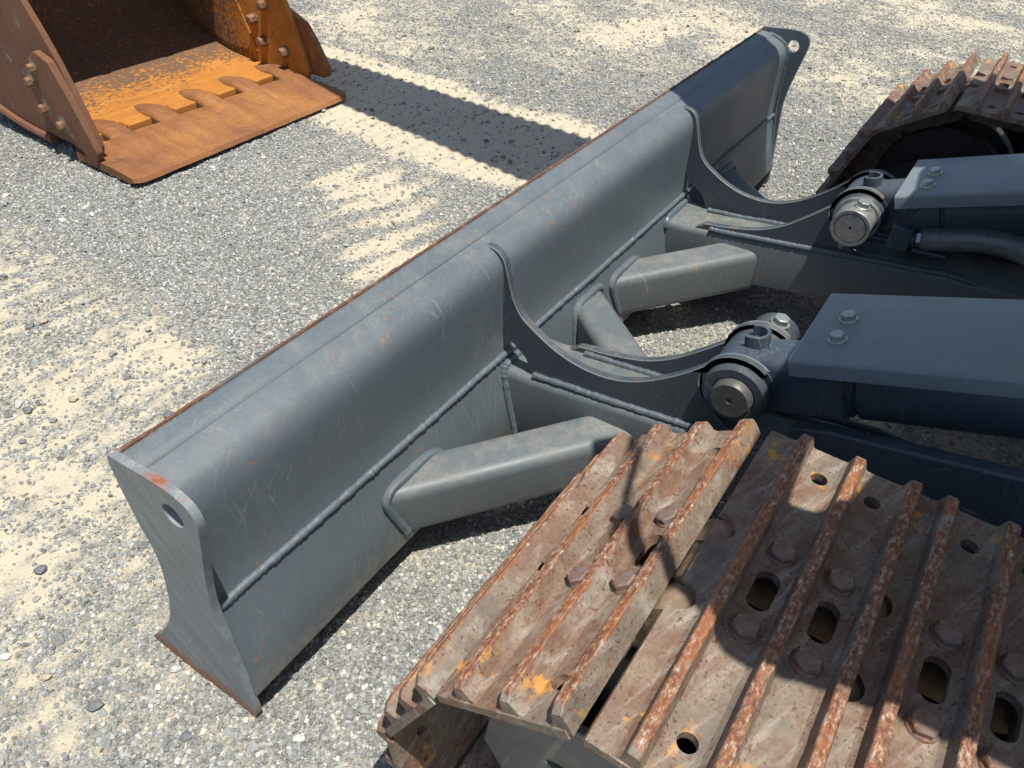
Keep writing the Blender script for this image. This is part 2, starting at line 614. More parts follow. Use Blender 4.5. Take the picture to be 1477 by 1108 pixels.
def ground_fields(x, y):
    """sand amount 0..1 and height, shared by the sheet and the stones"""
    wx = x + .12 * (vnoise(x * 2.2, y * 2.2, 11) - .5)
    wy = y + .12 * (vnoise(x * 2.2, y * 2.2, 12) - .5)
    lane_far = sstep(1.66, 1.78, wx) * (1 - sstep(2.32, 2.44, wx)) * sstep(.30, .5, y)
    lane_near = (1 - sstep(.45, .72, wx)) * sstep(-.35, -.18, wx) * sstep(.05, .2, y) * (1 - sstep(2.4, 2.9, y))
    left = (1 - sstep(.35, .85, wx)) * sstep(.15, .4, y)
    heap = np.exp(-(((wx - 1.12) / .22) ** 2 + ((wy - .62) / .30) ** 2)) + np.exp(-(((wx - 1.42) / .20) ** 2 + ((wy - 1.02) / .26) ** 2))
    broad = vnoise(x * .9, y * .9, 3, 4, .55)
    mid = vnoise(x * 3.7, y * 3.7, 4, 4, .6)
    ph_f = (y - .5) / .062
    ph_n = (y - .05) / .062
    rid_f = .5 + .5 * np.cos(2 * PI * (ph_f + .15 * vnoise(x * 5, y * 5, 21)))
    rid_n = .5 + .5 * np.cos(2 * PI * (ph_n + .5 * vnoise(x * 3, y * 3, 22)))
    jag = vnoise(x * 9, y * 4, 25, 3, .6)
    fing = (.5 + .5 * np.cos(2 * PI * ((y + .25 * x) / .115 + .8 * vnoise(x * 2.5, y * 2.5, 26)))) 
    far = sstep(3.2, 4.6, x + y * .6)
    s = .45 + .46 * (broad - .5) + .50 * (mid - .5)
    s += .40 * lane_far + .13 * lane_near + .12 * left + .62 * heap * (.5 + .7 * fing)
    s += .10 * lane_far * (rid_f - .5) + .12 * lane_near * (rid_n - .5)
    s += .14 * far
    center = sstep(.50, .75, wx) * (1 - sstep(1.55, 1.7, wx)) * sstep(.0, .2, y) * (1 - np.clip(heap, 0, 1))
    s -= .26 * center
    s -= .14 * sstep(2.2, 2.4, wx) * (1 - sstep(3.0, 3.5, wx)) * (1 - sstep(1.1, 1.7, y))
    s += .22 * (jag - .5)
    sand = sstep(.16, .95, s)
    hgt = .010 * (vnoise(x * 2.1, y * 2.1, 5, 3) - .5) + .006 * (vnoise(x * 9, y * 9, 6, 3) - .5) + .0035 * (vnoise(x * 45, y * 45, 7, 3, .6) - .5)
    hgt += .0095 * lane_far * (rid_f - .5) * (.45 + .8 * vnoise(x * 4, y * 4, 31))
    hgt += .0050 * lane_near * (rid_n - .5) * vnoise(x * 4, y * 4, 32)
    hgt += .004 * heap * (fing - .5)
    # grit pushed up against the blade foot and the bucket edge
    d1 = np.hypot(np.maximum(np.abs(x - .005) - .012, 0), np.maximum(np.abs(y - .115) - .125, 0))
    d2 = np.hypot(np.maximum(np.abs(x - 1.46) - .48, 0), (y - 1.575))
    hgt += (.016 * np.exp(-(d1 / .016) ** 2) + .012 * np.exp(-(d2 / .02) ** 2)) * vnoise(x * 30, y * 30, 51, 2)
    return sand, hgt


def axis_coords(a0, a1, b0, b1, fine, coarse, far):
    mid = list(np.arange(a0, a1, fine))
    up = list(np.arange(a1, b1, coarse))
    dn = list(np.arange(a0, b0, -coarse))[1:][::-1]
    g, L = coarse, []
    v = b1
    while v < far:
        L.append(v)
        g *= 1.35
        v += g
    g, K = coarse, []
    v = dn[0] - coarse if dn else b0
    while v > -far:
        K.append(v)
        g *= 1.35
        v -= g
    return np.array(K[::-1] + dn + mid + up + L)


gx = axis_coords(-.75, 2.9, -1.6, 6.6, .0105, .024, 400)
gy = axis_coords(-.35, 2.6, -2.2, 5.2, .0105, .024, 400)
X, Y = np.meshgrid(gx, gy, indexing='ij')
sand, hgt = ground_fields(X, Y)
fade = sstep(9, 4, np.hypot(X - 1.5, Y - 1)) if False else 1 - sstep(7, 12, np.hypot(X - 1.5, Y - 1))
Zg = GZ + hgt * fade - .004
nx, ny = X.shape
co = np.stack([X, Y, Zg], -1).reshape(-1, 3).astype(np.float32)
idx = np.arange(nx * ny).reshape(nx, ny)
quads = np.stack([idx[:-1, :-1], idx[1:, :-1], idx[1:, 1:], idx[:-1, 1:]], -1).reshape(-1, 4)
gm = bpy.data.meshes.new('gravel_yard')
gm.vertices.add(len(co))
gm.vertices.foreach_set('co', co.ravel())
gm.loops.add(quads.size)
gm.loops.foreach_set('vertex_index', quads.ravel().astype(np.int32))
gm.polygons.add(len(quads))
gm.polygons.foreach_set('loop_start', np.arange(0, quads.size, 4, dtype=np.int32))
gm.polygons.foreach_set('use_smooth', np.ones(len(quads), dtype=bool))
gm.update(calc_edges=True)
at = gm.attributes.new('sand', 'FLOAT', 'POINT')
at.data.foreach_set('value', sand.ravel().astype(np.float32))


def mat_ground():
    N = NT('sandy_gravel_ground')
    a = N.n('ShaderNodeAttribute', attribute_name='sand')
    sd = a.outputs['Fac']
    nz = N.noise(26.0, 5, .65)
    sd2 = N.rng(N.math('ADD', sd, N.math('MULTIPLY', N.math('SUBTRACT', nz, .5), 1.9)), .05, .75)
    fine = N.noise(300.0, 3, .7)
    sc = N.mix(N.rng(fine, .3, .7), (.37, .325, .24), (.60, .535, .40))
    sc = N.mix(N.rng(N.noise(3.0, 4, .6), .35, .7), sc, (.52, .46, .345))
    cell = N.voro(270.0, out='Color')
    g = N.n('ShaderNodeRGBToBW')
    N.l(cell, g.inputs[0])
    gc = N.ramp(g.outputs[0], [(.1, (.06, .067, .07)), (.45, (.15, .165, .167)), (.75, (.28, .295, .288)), (.95, (.52, .51, .46))])
    dist = N.voro(270.0)
    gc = N.mix(N.rng(dist, .45, .8), gc, (.27, .245, .20))
    c = N.mix(sd2, gc, sc)
    N.bump(N.noise(70.0, 4, .7), .006, .5)
    h = N.math('MULTIPLY', N.math('SUBTRACT', .6, dist), N.math('SUBTRACT', 1.0, N.math('MULTIPLY', sd2, .7)))
    N.bump(h, .006, .7)
    N.bump(fine, .002, .5)
    return N.done(c, .92, spec=.25)


gm.materials.append(mat_ground())
ground = bpy.data.objects.new('gravel_yard', gm)
COL.objects.link(ground)
ground['kind'] = 'structure'


def mat_stone():
    N = NT('gravel_stone')
    a = N.n('ShaderNodeAttribute', attribute_name='tone', attribute_type='INSTANCER')
    ob = N.n('ShaderNodeObjectInfo').outputs['Random']
    v = a.outputs['Fac']
    c = N.ramp(v, [(.0, (.075, .085, .09)), (.22, (.14, .158, .162)), (.5, (.225, .246, .246)), (.72, (.33, .345, .335)), (.84, (.42, .43, .405)), (.87, (.42, .37, .285)), (.93, (.56, .52, .43)), (1.0, (.66, .64, .58))])
    c = N.mix(N.math('MULTIPLY', N.rng(N.noise(3.0, 4, .7), .35, .7), .5), c, (.47, .435, .36))
    return N.done(c, .85, spec=.3)


STONE = mat_stone()

# loose gravel: one object of stuff, points carry size and tone, geometry nodes put a stone on each
cpos = np.array([-.29, -.6])
cand = []


def sow(x0, x1, y0, y1, dens, smin, smax, pw):
    n = int((x1 - x0) * (y1 - y0) * dens)
    p = rng.random((n, 2)) * [x1 - x0, y1 - y0] + [x0, y0]
    s = smin + (smax - smin) * rng.random(n) ** pw
    return np.column_stack([p, s])


near = sow(-.8, 1.7, -.5, 1.9, 105000, .0010, .0044, 3.4)
far_ = sow(-.8, 6.0, -1.2, 5.0, 26000, .0017, .0050, 2.8)
farx = far_[~((far_[:, 0] < 1.7) & (far_[:, 1] < 1.9) & (far_[:, 1] > -.5))]
bigs = sow(-.8, 4.5, -1.0, 4.2, 600, .0042, .0105, 4.0)
P = np.vstack([near, farx, bigs])
# keep what lies in the wedge the photograph looks over (and a margin)
d = P[:, :2] - cpos
ang = np.arctan2(d[:, 1], d[:, 0])
dist = np.hypot(d[:, 0], d[:, 1])
keep = (ang > -.42) & (ang < 1.75) & (dist < 6.4)
P = P[keep]
sd, hh = ground_fields(P[:, 0], P[:, 1])
clump = vnoise(P[:, 0] * 26, P[:, 1] * 26, 41, 3, .6)
prob = np.clip(.94 - .92 * sstep(.1, .92, sd + .9 * (clump - .5)), .06, 1)
big = P[:, 2] > .0052
prob[big] = np.maximum(prob[big], .4)
keep = rng.random(len(P)) < prob
P, hh = P[keep], hh[keep]
pm = bpy.data.meshes.new('loose_gravel')
pm.vertices.add(len(P))
pz = GZ + hh - .004 + P[:, 2] * (.10 + .45 * rng.random(len(P)))
pm.vertices.foreach_set('co', np.column_stack([P[:, :2], pz]).astype(np.float32).ravel())
a = pm.attributes.new('size', 'FLOAT', 'POINT')
a.data.foreach_set('value', P[:, 2].astype(np.float32))
tone = np.clip(rng.normal(.42, .27, len(P)), 0, .84)
odd = rng.random(len(P))
tone[odd > .91] = .86 + .14 * rng.random((odd > .91).sum())
a = pm.attributes.new('tone', 'FLOAT', 'POINT')
a.data.foreach_set('value', tone.astype(np.float32))
print('stones', len(P), 'ground quads', len(quads))
gravel = bpy.data.objects.new('loose_gravel', pm)
COL.objects.link(gravel)
gravel['kind'] = 'stuff'
gravel['label'] = 'loose grey crushed stone scattered over the sandy yard'
gt = bpy.data.node_groups.new('loose_gravel', 'GeometryNodeTree')
gt.interface.new_socket('Geometry', in_out='INPUT', socket_type='NodeSocketGeometry')
gt.interface.new_socket('Geometry', in_out='OUTPUT', socket_type='NodeSocketGeometry')
gi, go = gt.nodes.new('NodeGroupInput'), gt.nodes.new('NodeGroupOutput')
join = gt.nodes.new('GeometryNodeGeometryToInstance')
for k in range(6):
    ico = gt.nodes.new('GeometryNodeMeshIcoSphere')
    ico.inputs['Radius'].default_value = 1.0
    ico.inputs['Subdivisions'].default_value = 2
    pos = gt.nodes.new('GeometryNodeInputPosition')
    nz = gt.nodes.new('ShaderNodeTexNoise')
    nz.noise_dimensions = '4D'
    nz.inputs['W'].default_value = k * 7.3
    nz.inputs['Scale'].default_value = .9
    nz.inputs['Detail'].default_value = 1.5
    gt.links.new(pos.outputs[0], nz.inputs['Vector'])
    sub = gt.nodes.new('ShaderNodeVectorMath')
    sub.operation = 'SUBTRACT'
    sub.inputs[1].default_value = (.5, .5, .5)
    gt.links.new(nz.outputs['Color'], sub.inputs[0])
    mul = gt.nodes.new('ShaderNodeVectorMath')
    mul.operation = 'SCALE'
    mul.inputs['Scale'].default_value = 2.1
    gt.links.new(sub.outputs[0], mul.inputs[0])
    sp = gt.nodes.new('GeometryNodeSetPosition')
    gt.links.new(ico.outputs[0], sp.inputs[0])
    gt.links.new(mul.outputs[0], sp.inputs['Offset'])
    tr = gt.nodes.new('GeometryNodeTransform')
    tr.inputs['Scale'].default_value = (1.15, .82 + .1 * (k % 3), .52 + .09 * (k % 4))
    gt.links.new(sp.outputs[0], tr.inputs[0])
    sm = gt.nodes.new('GeometryNodeSetMaterial')
    sm.inputs['Material'].default_value = STONE
    gt.links.new(tr.outputs[0], sm.inputs[0])
    gt.links.new(sm.outputs[0], join.inputs[0])
iop = gt.nodes.new('GeometryNodeInstanceOnPoints')
iop.inputs['Pick Instance'].default_value = True
gt.links.new(gi.outputs[0], iop.inputs['Points'])
gt.links.new(join.outputs[0], iop.inputs['Instance'])
rv = gt.nodes.new('FunctionNodeRandomValue')
rv.data_type = 'FLOAT_VECTOR'
rv.inputs[0].default_value = (-.45, -.45, 0)
rv.inputs[1].default_value = (.45, .45, 6.283)
gt.links.new(rv.outputs[0], iop.inputs['Rotation'])
na = gt.nodes.new('GeometryNodeInputNamedAttribute')
na.data_type = 'FLOAT'
na.inputs['Name'].default_value = 'size'
gt.links.new(na.outputs[0], iop.inputs['Scale'])
gt.links.new(iop.outputs[0], go.inputs[0])
md = gravel.modifiers.new('scatter', 'NODES')
md.node_group = gt
pm.materials.append(STONE)

# ------------------------------------------------------------------ excavator
exc = thing('excavator', 'dark grey crawler excavator with dozer blade and rusty steel tracks standing on gravel', 'excavator', EXC)
W, T = 2.30, .0115
YS = .004                                    # the blade stands very slightly askew


def sy(x):
    return YS * (x - 1.15)


def xprism(bm, poly, x0, x1, holes=()):
    tmp = bmesh.new()
    prism(tmp, poly, 'x', x0, x1, holes)
    for v in tmp.verts:
        v.co.y += sy(v.co.x)
    merge(bm, tmp)


def arc(cy, cz, rad, a0, a1, n):
    return [(cy + rad * math.cos(math.radians(a0 + (a1 - a0) * i / n)), cz + rad * math.sin(math.radians(a0 + (a1 - a0) * i / n))) for i in range(n + 1)]


# --- blade box: top sheet, big fold, back sheet, lower sheet
def blade_body(bm):
    prof = [(.118, .463), (.100, .4595), (.072, .4485)]
    prof += [(.064, .4430), (.0570, .4355), (.0515, .4245), (.0484, .412), (.0467, .396), (.0460, .37)]
    prof += [(.0445, .30), (.0430, .238), (.0395, .229), (.0355, .215), (.018, .14), (-.004, .056), (-.001, .049)]
    prof += [(.060, .046), (.150, .060), (.118, .12), (.100, .20), (.094, .27), (.094, .33), (.100, .40), (.112, .452)]
    secs = []
    xs = np.linspace(T - .002, W - T + .002, 60)
    for x in xs:
        s = []
        for k, (y, z) in enumerate(prof):
            wv = .0016 * (mnoise.noise(Vector((x * 2.4, k * .3, 0))))
            s.append((x, y + sy(x) + wv, z + wv * .6))
        secs.append(s)
    sweep(bm, secs)


blade = part('dozer_blade', exc, PAINT, blade_body, angle=50, label='wide dark grey dozer blade seen from behind')


def moldboard(bm):
    front = [(.1475, .4690), (.131, .43), (.120, .38), (.112, .328), (.111, .27), (.131, .187), (.166, .09), (.215, .02)]
    back = [(y - .014, z + (.004 if i else -.0)) for i, (y, z) in enumerate(front)][::-1]
    poly = smooth_poly(front, 4) + smooth_poly(back, 4)
    xprism(bm, poly, T + .001, W - T - .001)


part('moldboard', blade, PAINT, moldboard, .0015)


def top_lip(bm):
    secs = []
    for i, x in enumerate(np.linspace(T + .002, W - T - .002, 150)):
        j = .0012 * mnoise.noise(Vector((x * 22, 0, 0))) + .0012 * mnoise.noise(Vector((x * 70, 3, 0)))
        y0 = .133 + sy(x)
        secs.append([(x, y0 + .0085, .4665), (x, y0 + .0150 + j, .4665), (x, y0 + .0152 + j, .4715 + j * .6), (x, y0 + .0100 - j, .4722 + j * .6)])
    sweep(bm, secs)


part('top_lip', blade, LIP, top_lip, label='rust brown worn upper edge of the blade')


def lap_strip(bm):
    xprism(bm, [(.1405, .462), (.1405, .4700), (.118, .4678), (.110, .4655), (.104, .4600)], T + .0015, W - T - .0015)


part('lap_plate', blade, PAINT, lap_strip, .002)


def cutting_edge(bm):
    xprism(bm, [(.155, .075), (.172, .085), (.243, GZ + .004), (.224, GZ + .001)], T + .001, W - T - .001)


part('cutting_edge', blade, LIP, cutting_edge, .002)

PLATE_OUT = smooth_poly([(.1470, .466), (.1445, .4755), (.136, .4800), (.105, .4825), (.073, .4865), (.034, .4880), (.015, .4850), (-.001, .4770), (-.009, .460), (-.008, .440), (-.002, .410), (.007, .365), (.0155, .32), (.0205, .268), (.0175, .219), (.010, .142), (.003, .06), (-.001, .012), (.004, GZ + .012)], 4) + \
    smooth_poly([(.030, GZ + .004), (.120, GZ - .002), (.222, GZ - .004), (.243, GZ + .004), (.240, GZ + .016)], 3) + \
    smooth_poly([(.212, .03), (.174, .09), (.143, .160), (.124, .242), (.120, .307), (.1335, .364), (.1450, .433)], 4)
for nm, x0, x1, lb in (('end_plate', 0.0, T, 'scratched end plate with lifting hole and rusty bottom edge, nearest the camera'),
                       ('end_plate', W - T, W, 'dark end plate with lifting hole at the far end of the blade')):
    part(nm, blade, PLATE if x0 == 0 else PAINT, lambda bm: xprism(bm, PLATE_OUT, x0, x1, [circle(.0365, .4420, .0180, 28)]), .0018, label=lb, edge=EDGE if x0 == 0 else None)


def long_weld(bm):
    pts = []
    x = T
    i = 0
    while x < W - T:
        pts.append((x, .0395 + sy(x) + .0010 * mnoise.noise(Vector((x * 9, 1, 0))), .2295 + .0022 * mnoise.noise(Vector((x * 5, 5, 0)))))
        x += .0045
    tube(bm, pts, .0065, 10, .22, 2.0)


part('weld_bead', blade, WELD, long_weld)
for x, s in ((T, 1), (W - T, -1)):
    def end_weld(bm, x=x, s=s):
        pr = [(.118, .463), (.098, .459), (.072, .4485), (.057, .436), (.0485, .411), (.0455, .37), (.0425, .30), (.0365, .228), (.020, .14), (.004, .045)]
        pts = [(x + s * .001, y + sy(x) - .001, z + .001) for y, z in smooth_poly(pr, 6)]
        tube(bm, pts, .0040 if s > 0 else .0055, 8, .18, 3.3)
    part('weld_bead', blade, WELD, end_weld)

# --- two push arms (box beam, cheeks, struts, pin), mirrored about x = XM
XM = 1.145
PY, PZ = -.405, .366                          # lift pin


def mx(x, side):
    return x if side == 0 else 2 * XM - x


def sq_tube(bm, p, q, wd, ht, rad, z_up=None):
    """rounded square tube from p to q (centre line), horizontal width wd, height ht"""
    p, q = Vector(p), Vector(q)
    t = (q - p)
    t.z = 0
    t.normalize()
    side = Vector((-t.y, t.x, 0))
    prof = []
    for cx_, cz_, a in ((wd / 2 - rad, ht / 2 - rad, 0), (-wd / 2 + rad, ht / 2 - rad, 90), (-wd / 2 + rad, -ht / 2 + rad, 180), (wd / 2 - rad, -ht / 2 + rad, 270)):
        for k in range(6):
            an = math.radians(a + k * 18)
            prof.append((cx_ + rad * math.cos(an), cz_ + rad * math.sin(an)))
    secs = [[c + side * a + Vector((0, 0, b)) for a, b in prof] for c in (p, q)]
    sweep(bm, secs)


CHEEK_TOP = [(.094, .4545), (.074, .4545), (.058, .4490), (.046, .4350), (.036, .405), (.023, .365), (.003, .334), (-.030, .3125), (-.070, .2935), (-.110, .2825), (-.155, .2795), (-.200, .2865), (-.245, .306), (-.285, .334), (-.318, .362), (-.350, .394)]
SHORT_TOP = [(-.062, .2245), (-.072, .2315), (-.130, .2415), (-.200, .2605), (-.253, .289), (-.288, .318), (-.321, .349), (-.353, .381)]
BOSS = arc(PY, PZ, .062, 125, -60, 16)


def cheek_poly(top):
    t = smooth_poly(top, 4)
    return t + BOSS + [(-.43, .272), (-.35, .258), (-.20, .2370), (-.045, .2140)]


for side in (0, 1):
    far = side == 1
    near_lab = 'far' if far else 'near'

    def beam(bm):
        prof = []
        rad = .018
        secs = []
        for y, zt, zb in ((.035, .209, .055), (-.02, .2115, .065), (-.20, .2375, .110), (-.40, .268, .150), (-.62, .300, .185), (-.95, .318, .190), (-1.5, .30, .17)):
            s = []
            x0, x1 = .698, .846
            for cx_, cz_, a in ((x1 - rad, zt - rad, 0), (x0 + rad, zt - rad, 90), (x0 + .006, zb + .006, 180), (x1 - .006, zb + .006, 270)):
                rr = rad if a < 180 else .006
                for k in range(5):
                    an = math.radians(a + k * 22.5)
                    s.append((mx(cx_ + rr * math.cos(an), side), y, cz_ + rr * math.sin(an)))
            secs.append(s)
        sweep(bm, secs)

    arm = part('push_arm', exc, PAINT_UP, beam, label='dark grey box section push arm with cheek plates, %s of the two' % ('farther' if far else 'nearer'))

    # outer tall cheek, notched over the blade weld
    poly = cheek_poly(CHEEK_TOP)
    poly = poly[:-1] + [(-.030, .2125), (-.012, .245), (.018, .268), (.030, .268), (.052, .30), (.06, .40)]
    part('cheek_plate', arm, CHEEK, lambda bm: prism(bm, poly, 'x', mx(.712, side), mx(.728, side)), .0014, edge=EDGE)
    sp = cheek_poly(SHORT_TOP)
    part('cheek_plate', arm, CHEEK, lambda bm: prism(bm, sp, 'x', mx(.822, side), mx(.838, side)), .0014, edge=EDGE)

    # welds along the beam and round the beam foot
    def welds(bm):
        for xx, y0, dz in ((.7085, -.035, .001), (.7415, -.04, .001), (.8185, -.085, .001), (.8415, -.085, .001)):
            pts = []
            for k in range(150):
                y = y0 - k * .004
                z = np.interp(-y, [0, .2, .4, .62], [.2115, .2375, .268, .300]) + dz
                pts.append((mx(xx, side), y, z + .0025 * mnoise.noise(Vector((y * 14, side, xx)))))
            tube(bm, pts, .0062, 9, .18, side + xx)
        foot = [(.700, .004), (.6985, .06), (.6975, .10), (.698, .15), (.700, .190), (.706, .204), (.718, .210), (.80, .211), (.828, .209), (.840, .202), (.846, .185)]
        for j, (xx, z) in enumerate(foot[:-1]):
            pass
        pts = []
        for (xa, za), (xb, zb) in zip(foot[1:], foot[2:]):
            for k in range(6):
                t = k / 6
                z = za + (zb - za) * t
                yb = np.interp(z, [.056, .14, .215], [-.004, .018, .0355])
                pts.append((mx(xa + (xb - xa) * t, side), yb + sy(mx(.78, side)) - .003, z + .002))
        tube(bm, pts, .0085, 9, .14, side + 5.0)
    part('weld_bead', arm, WELD, welds)

    # round boss, pin, collar
    ox, ix = mx(.712, side), mx(.838, side)
    so = -1 if side == 0 else 1

    for x0, sgn in ((ox, so), (ix, -so)):
        part('pin_boss', arm, CHEEK, lambda bm: lathe(bm, (x0, PY, PZ), (sgn, 0, 0), [(-.004, .0535), (.008, .0535), (.0125, .049), (.0125, .036), (.009, .0345)], 44))

    def plain(bm):
        lathe(bm, (ox, PY, PZ), (so, 0, 0), [(0, .0335), (.024, .0335), (.0285, .0300), (.0285, .0050), (.0245, .0020)], 40)
    part('pin_head', arm, PIN_DARK, plain)

    def collar(bm):
        x0 = ix
        s = -so
        lathe(bm, (x0, PY, PZ), (s, 0, 0), [(.006, .0500), (.020, .0500), (.0215, .0485), (.0215, .0425), (.068, .0425), (.070, .041), (.070, .0345), (.064, .0340)], 44)
    part('pin_collar', arm, PIN if side else CHEEK, collar)

    def pinend(bm):
        x0 = ix
        s = -so
        lathe(bm, (x0, PY, PZ), (s, 0, 0), [(0, .0330), (.0680, .0330), (.0695, .0318), (.0695, .0035), (.064, .0025)], 40)
    part('lift_pin', arm, PIN, pinend)

    def cbolt(bm):
        xb = ix - so * .040
        ax = Vector((0, -.12, 1)).normalized()
        c = Vector((xb, PY, PZ))
        hexbolt(bm, c + ax * .041, ax, .0145, .011, .017)
    part('collar_bolt', arm, ZINC, cbolt, .0008)

    def cnut(bm):
        xb = ix - so * .040
        ax = Vector((0, -.12, 1)).normalized()
        c = Vector((xb, PY, PZ))
        lathe(bm, c, -ax, [(.036, .0085), (.041, .0085), (.0411, .0125), (.054, .0125), (.056, .011), (.056, .0085), (.064, .0080)], 6)
    part('collar_nut', arm, PIN, cnut, .0008)

    # rod eye and cylinder
    def cylinder(bm):
        tube(bm, [(mx(.7295, side), PY, PZ), (mx(.8205, side), PY, PZ)], .0570, 36)
        d = Vector((0, -1, .365)).normalized()
        a = Vector((mx(.7750, side), PY, PZ - .002))
        up = Vector((0, .343, .94))
        sx = Vector((1, 0, 0))

        def ring(t, hw, hh, rad):
            c = a + d * t
            out = []
            for cx_, cz_, a0 in ((hw - rad, hh - rad, 0), (-hw + rad, hh - rad, 90), (-hw + rad, -hh + rad, 180), (hw - rad, -hh + rad, 270)):
                for k in range(5):
                    an = math.radians(a0 + k * 22.5)
                    out.append(c + sx * (cx_ + rad * math.cos(an)) + up * (cz_ + rad * math.sin(an)))
            return out
        sweep(bm, [ring(.0, .042, .052, .02), ring(.10, .044, .053, .02), ring(.16, .052, .056, .03)])
    rodm = part('hydraulic_cylinder', exc, NAVY, cylinder, .0012, label='dark navy blade lift cylinder, %s of the two' % ('farther' if far else 'nearer'))

    def barrel(bm):
        d = Vector((0, -1, .365)).normalized()
        a = Vector((mx(.800, side), PY, PZ - .004))
        prof = [(.105, .055), (.118, .062), (.135, .064), (.165, .064), (.168, .060), (.172, .060), (.178, .0655), (1.3, .0655)]
        lathe(bm, a, d, prof, 44)
    part('cylinder_barrel', rodm, NAVY, barrel)

    # grease guard on top of the eye: half ring, open towards the blade
    def guard(bm):
        secs = []
        c = Vector((mx(.782, side), -.399, .416))
        upv = Vector((0, .18, .98))
        for k in range(15):
            an = math.radians(-118 + 236 * k / 14)
            dr = Vector((math.sin(an), -math.cos(an), .18 * math.cos(an)))
            o_, i_ = dr * .0235, dr * .0175
            secs.append([c + i_, c + o_, c + o_ + upv * .026, c + i_ + upv * .026])
        sweep(bm, secs)
    part('grease_guard', rodm, NAVY, guard, .0006)

    # folded sheet cover with two bolts
    def cover(bm):
        d = Vector((0, -1, .370)).normalized()
        up = Vector((0, .347, .938))
        a = Vector((0, -.466, .467))
        x0, x1 = .702, .930
        Lc, th, fl = 1.0, .005, .027
        rad = .006
        outer = []
        for cx_, sg, a0 in ((x1 - rad, 1, 0), (x0 + rad, -1, 90)):
            for k in range(5):
                an = math.radians(a0 + 22.5 * k)
                outer.append((cx_ + rad * math.cos(an), -rad + rad * math.sin(an)))
        poly = [(x1, -fl)] + outer + [(x0, -fl), (x0 + th, -fl), (x0 + th, -th - .002), (x1 - th, -th - .002), (x1 - th, -fl)]
        secs = []
        for t in (0, Lc):
            secs.append([Vector((mx2(q, side), 0, 0)) + a + d * t + up * h for q, h in poly])
        sweep(bm, secs)
        # front lip
        pl = [Vector((mx2(q, side), 0, 0)) + a + d * .0008 + up * h for q, h in ((x0 + .0055, -.0015), (x1 - .0055, -.0015), (x1 - .0055, -.014), (x0 + .0055, -.014))]
        secs = [pl, [p + d * .005 for p in pl]]
        sweep(bm, secs)

    def mx2(x, s):
        return x if s == 0 else 2.30 - x
    cv = part('cylinder_cover', exc, COVER, cover, label='blue grey folded sheet cover over the blade cylinder, %s of the two' % ('farther' if far else 'nearer'))
    d = Vector((0, -1, .370)).normalized()
    up = Vector((0, .347, .938))
    for t, xx in ((.052, .770), (.051, .835)) if side == 0 else ((.052, .808), (.051, .880)):
        c = Vector((mx2(xx, side), 0, 0)) + Vector((0, -.466, .467)) + d * t
        part('bolt', cv, ZINC, lambda bm: hexbolt(bm, c, up, .0115, .0095, .0145, .2), .0008)

# --- diagonal struts between blade and arms
def strut(p0, dirx, diry, L, arm, z0, z1, wd=.088, ht=.112):
    """p0: middle of the strut where it meets the blade"""
    t = Vector((dirx, diry, 0)).normalized()
    a = Vector((p0[0], p0[1], z0)) - t * .085
    a.z = z0 - .085 * (z1 - z0) / L
    b = Vector((p0[0], p0[1], z1)) + t * L
    o = part('strut', arm, PAINT_UP, lambda bm: sq_tube(bm, a, b, wd, ht, .021), label=None)

    def wl(bm):
        side = Vector((-t.y, t.x, 0))
        if side.x * 1 < 0:
            side = -side
        pts = []
        hw, hh, rad = wd / 2 + .002, ht / 2 + .002, .024
        prof = [(-hw, -hh + .020), (-hw, 0), (-hw, hh - rad)]
        for k in range(1, 6):
            an = math.radians(180 - k * 18)
            prof.append((-hw + rad + rad * math.cos(an), hh - rad + rad * math.sin(an)))
        prof += [(0, hh), (hw - rad, hh)]
        for k in range(1, 6):
            an = math.radians(90 - k * 18)
            prof.append((hw - rad + rad * math.cos(an), hh - rad + rad * math.sin(an)))
        prof += [(hw, 0), (hw, -hh + .020)]
        dense = []
        for (a0, b0), (a1, b1) in zip(prof, prof[1:]):
            n = max(1, int(math.hypot(a1 - a0, b1 - b0) / .006))
            dense += [(a0 + (a1 - a0) * k / n, b0 + (b1 - b0) * k / n) for k in range(n)]
        for s, h in dense:
            z = z0 + h
            yb = np.interp(z, [.056, .14, .215], [-.004, .018, .0355])
            q = Vector((p0[0], p0[1], 0)) + side * s
            k = (yb + sy(q.x) - .003 - q.y) / t.y
            q += t * k
            pts.append((q.x, q.y, z))
        tube(bm, pts, .0090, 9, .13, p0[0])
    part('weld_bead', arm, WELD, wl)


ARMS = [o for o in exc.children if o.name.startswith('push_arm')]
strut((.412, .014), .79, -.61, .425, ARMS[0], .118, .142)
strut((1.028, .014), -.67, -.74, .285, ARMS[0], .140, .165)
strut((1.222, .016), .78, -.63, .33, ARMS[1], .128, .150)
strut((1.852, .020), -.72, -.70, .40, ARMS[1], .138, .160)

# --- hose and bracket beside the far cylinder
hz = [(1.425, -.545, .372), (1.425, -.575, .381), (1.426, -.61, .393), (1.427, -.65, .405), (1.427, -.69, .411), (1.426, -.73, .408), (1.424, -.77, .394), (1.42, -.81, .370), (1.415, -.86, .335), (1.41, -.95, .28)]
hp = [Vector(p) for p in hz]


def hose_path(n):
    xs = np.linspace(0, len(hp) - 1, n)
    out = []
    for q in xs:
        i = min(int(q), len(hp) - 2)
        t = q - i
        p0, p1, p2, p3 = hp[max(i - 1, 0)], hp[i], hp[i + 1], hp[min(i + 2, len(hp) - 1)]
        out.append(.5 * ((2 * p1) + (p2 - p0) * t + (2 * p0 - 5 * p1 + 4 * p2 - p3) * t * t + (3 * p1 - p0 - 3 * p2 + p3) * t ** 3))
    return out


def hose(bm):
    pts = hose_path(361)
    tube(bm, pts, [.0245 + (.0016 if k % 4 in (1, 2) else 0) for k in range(361)], 18)


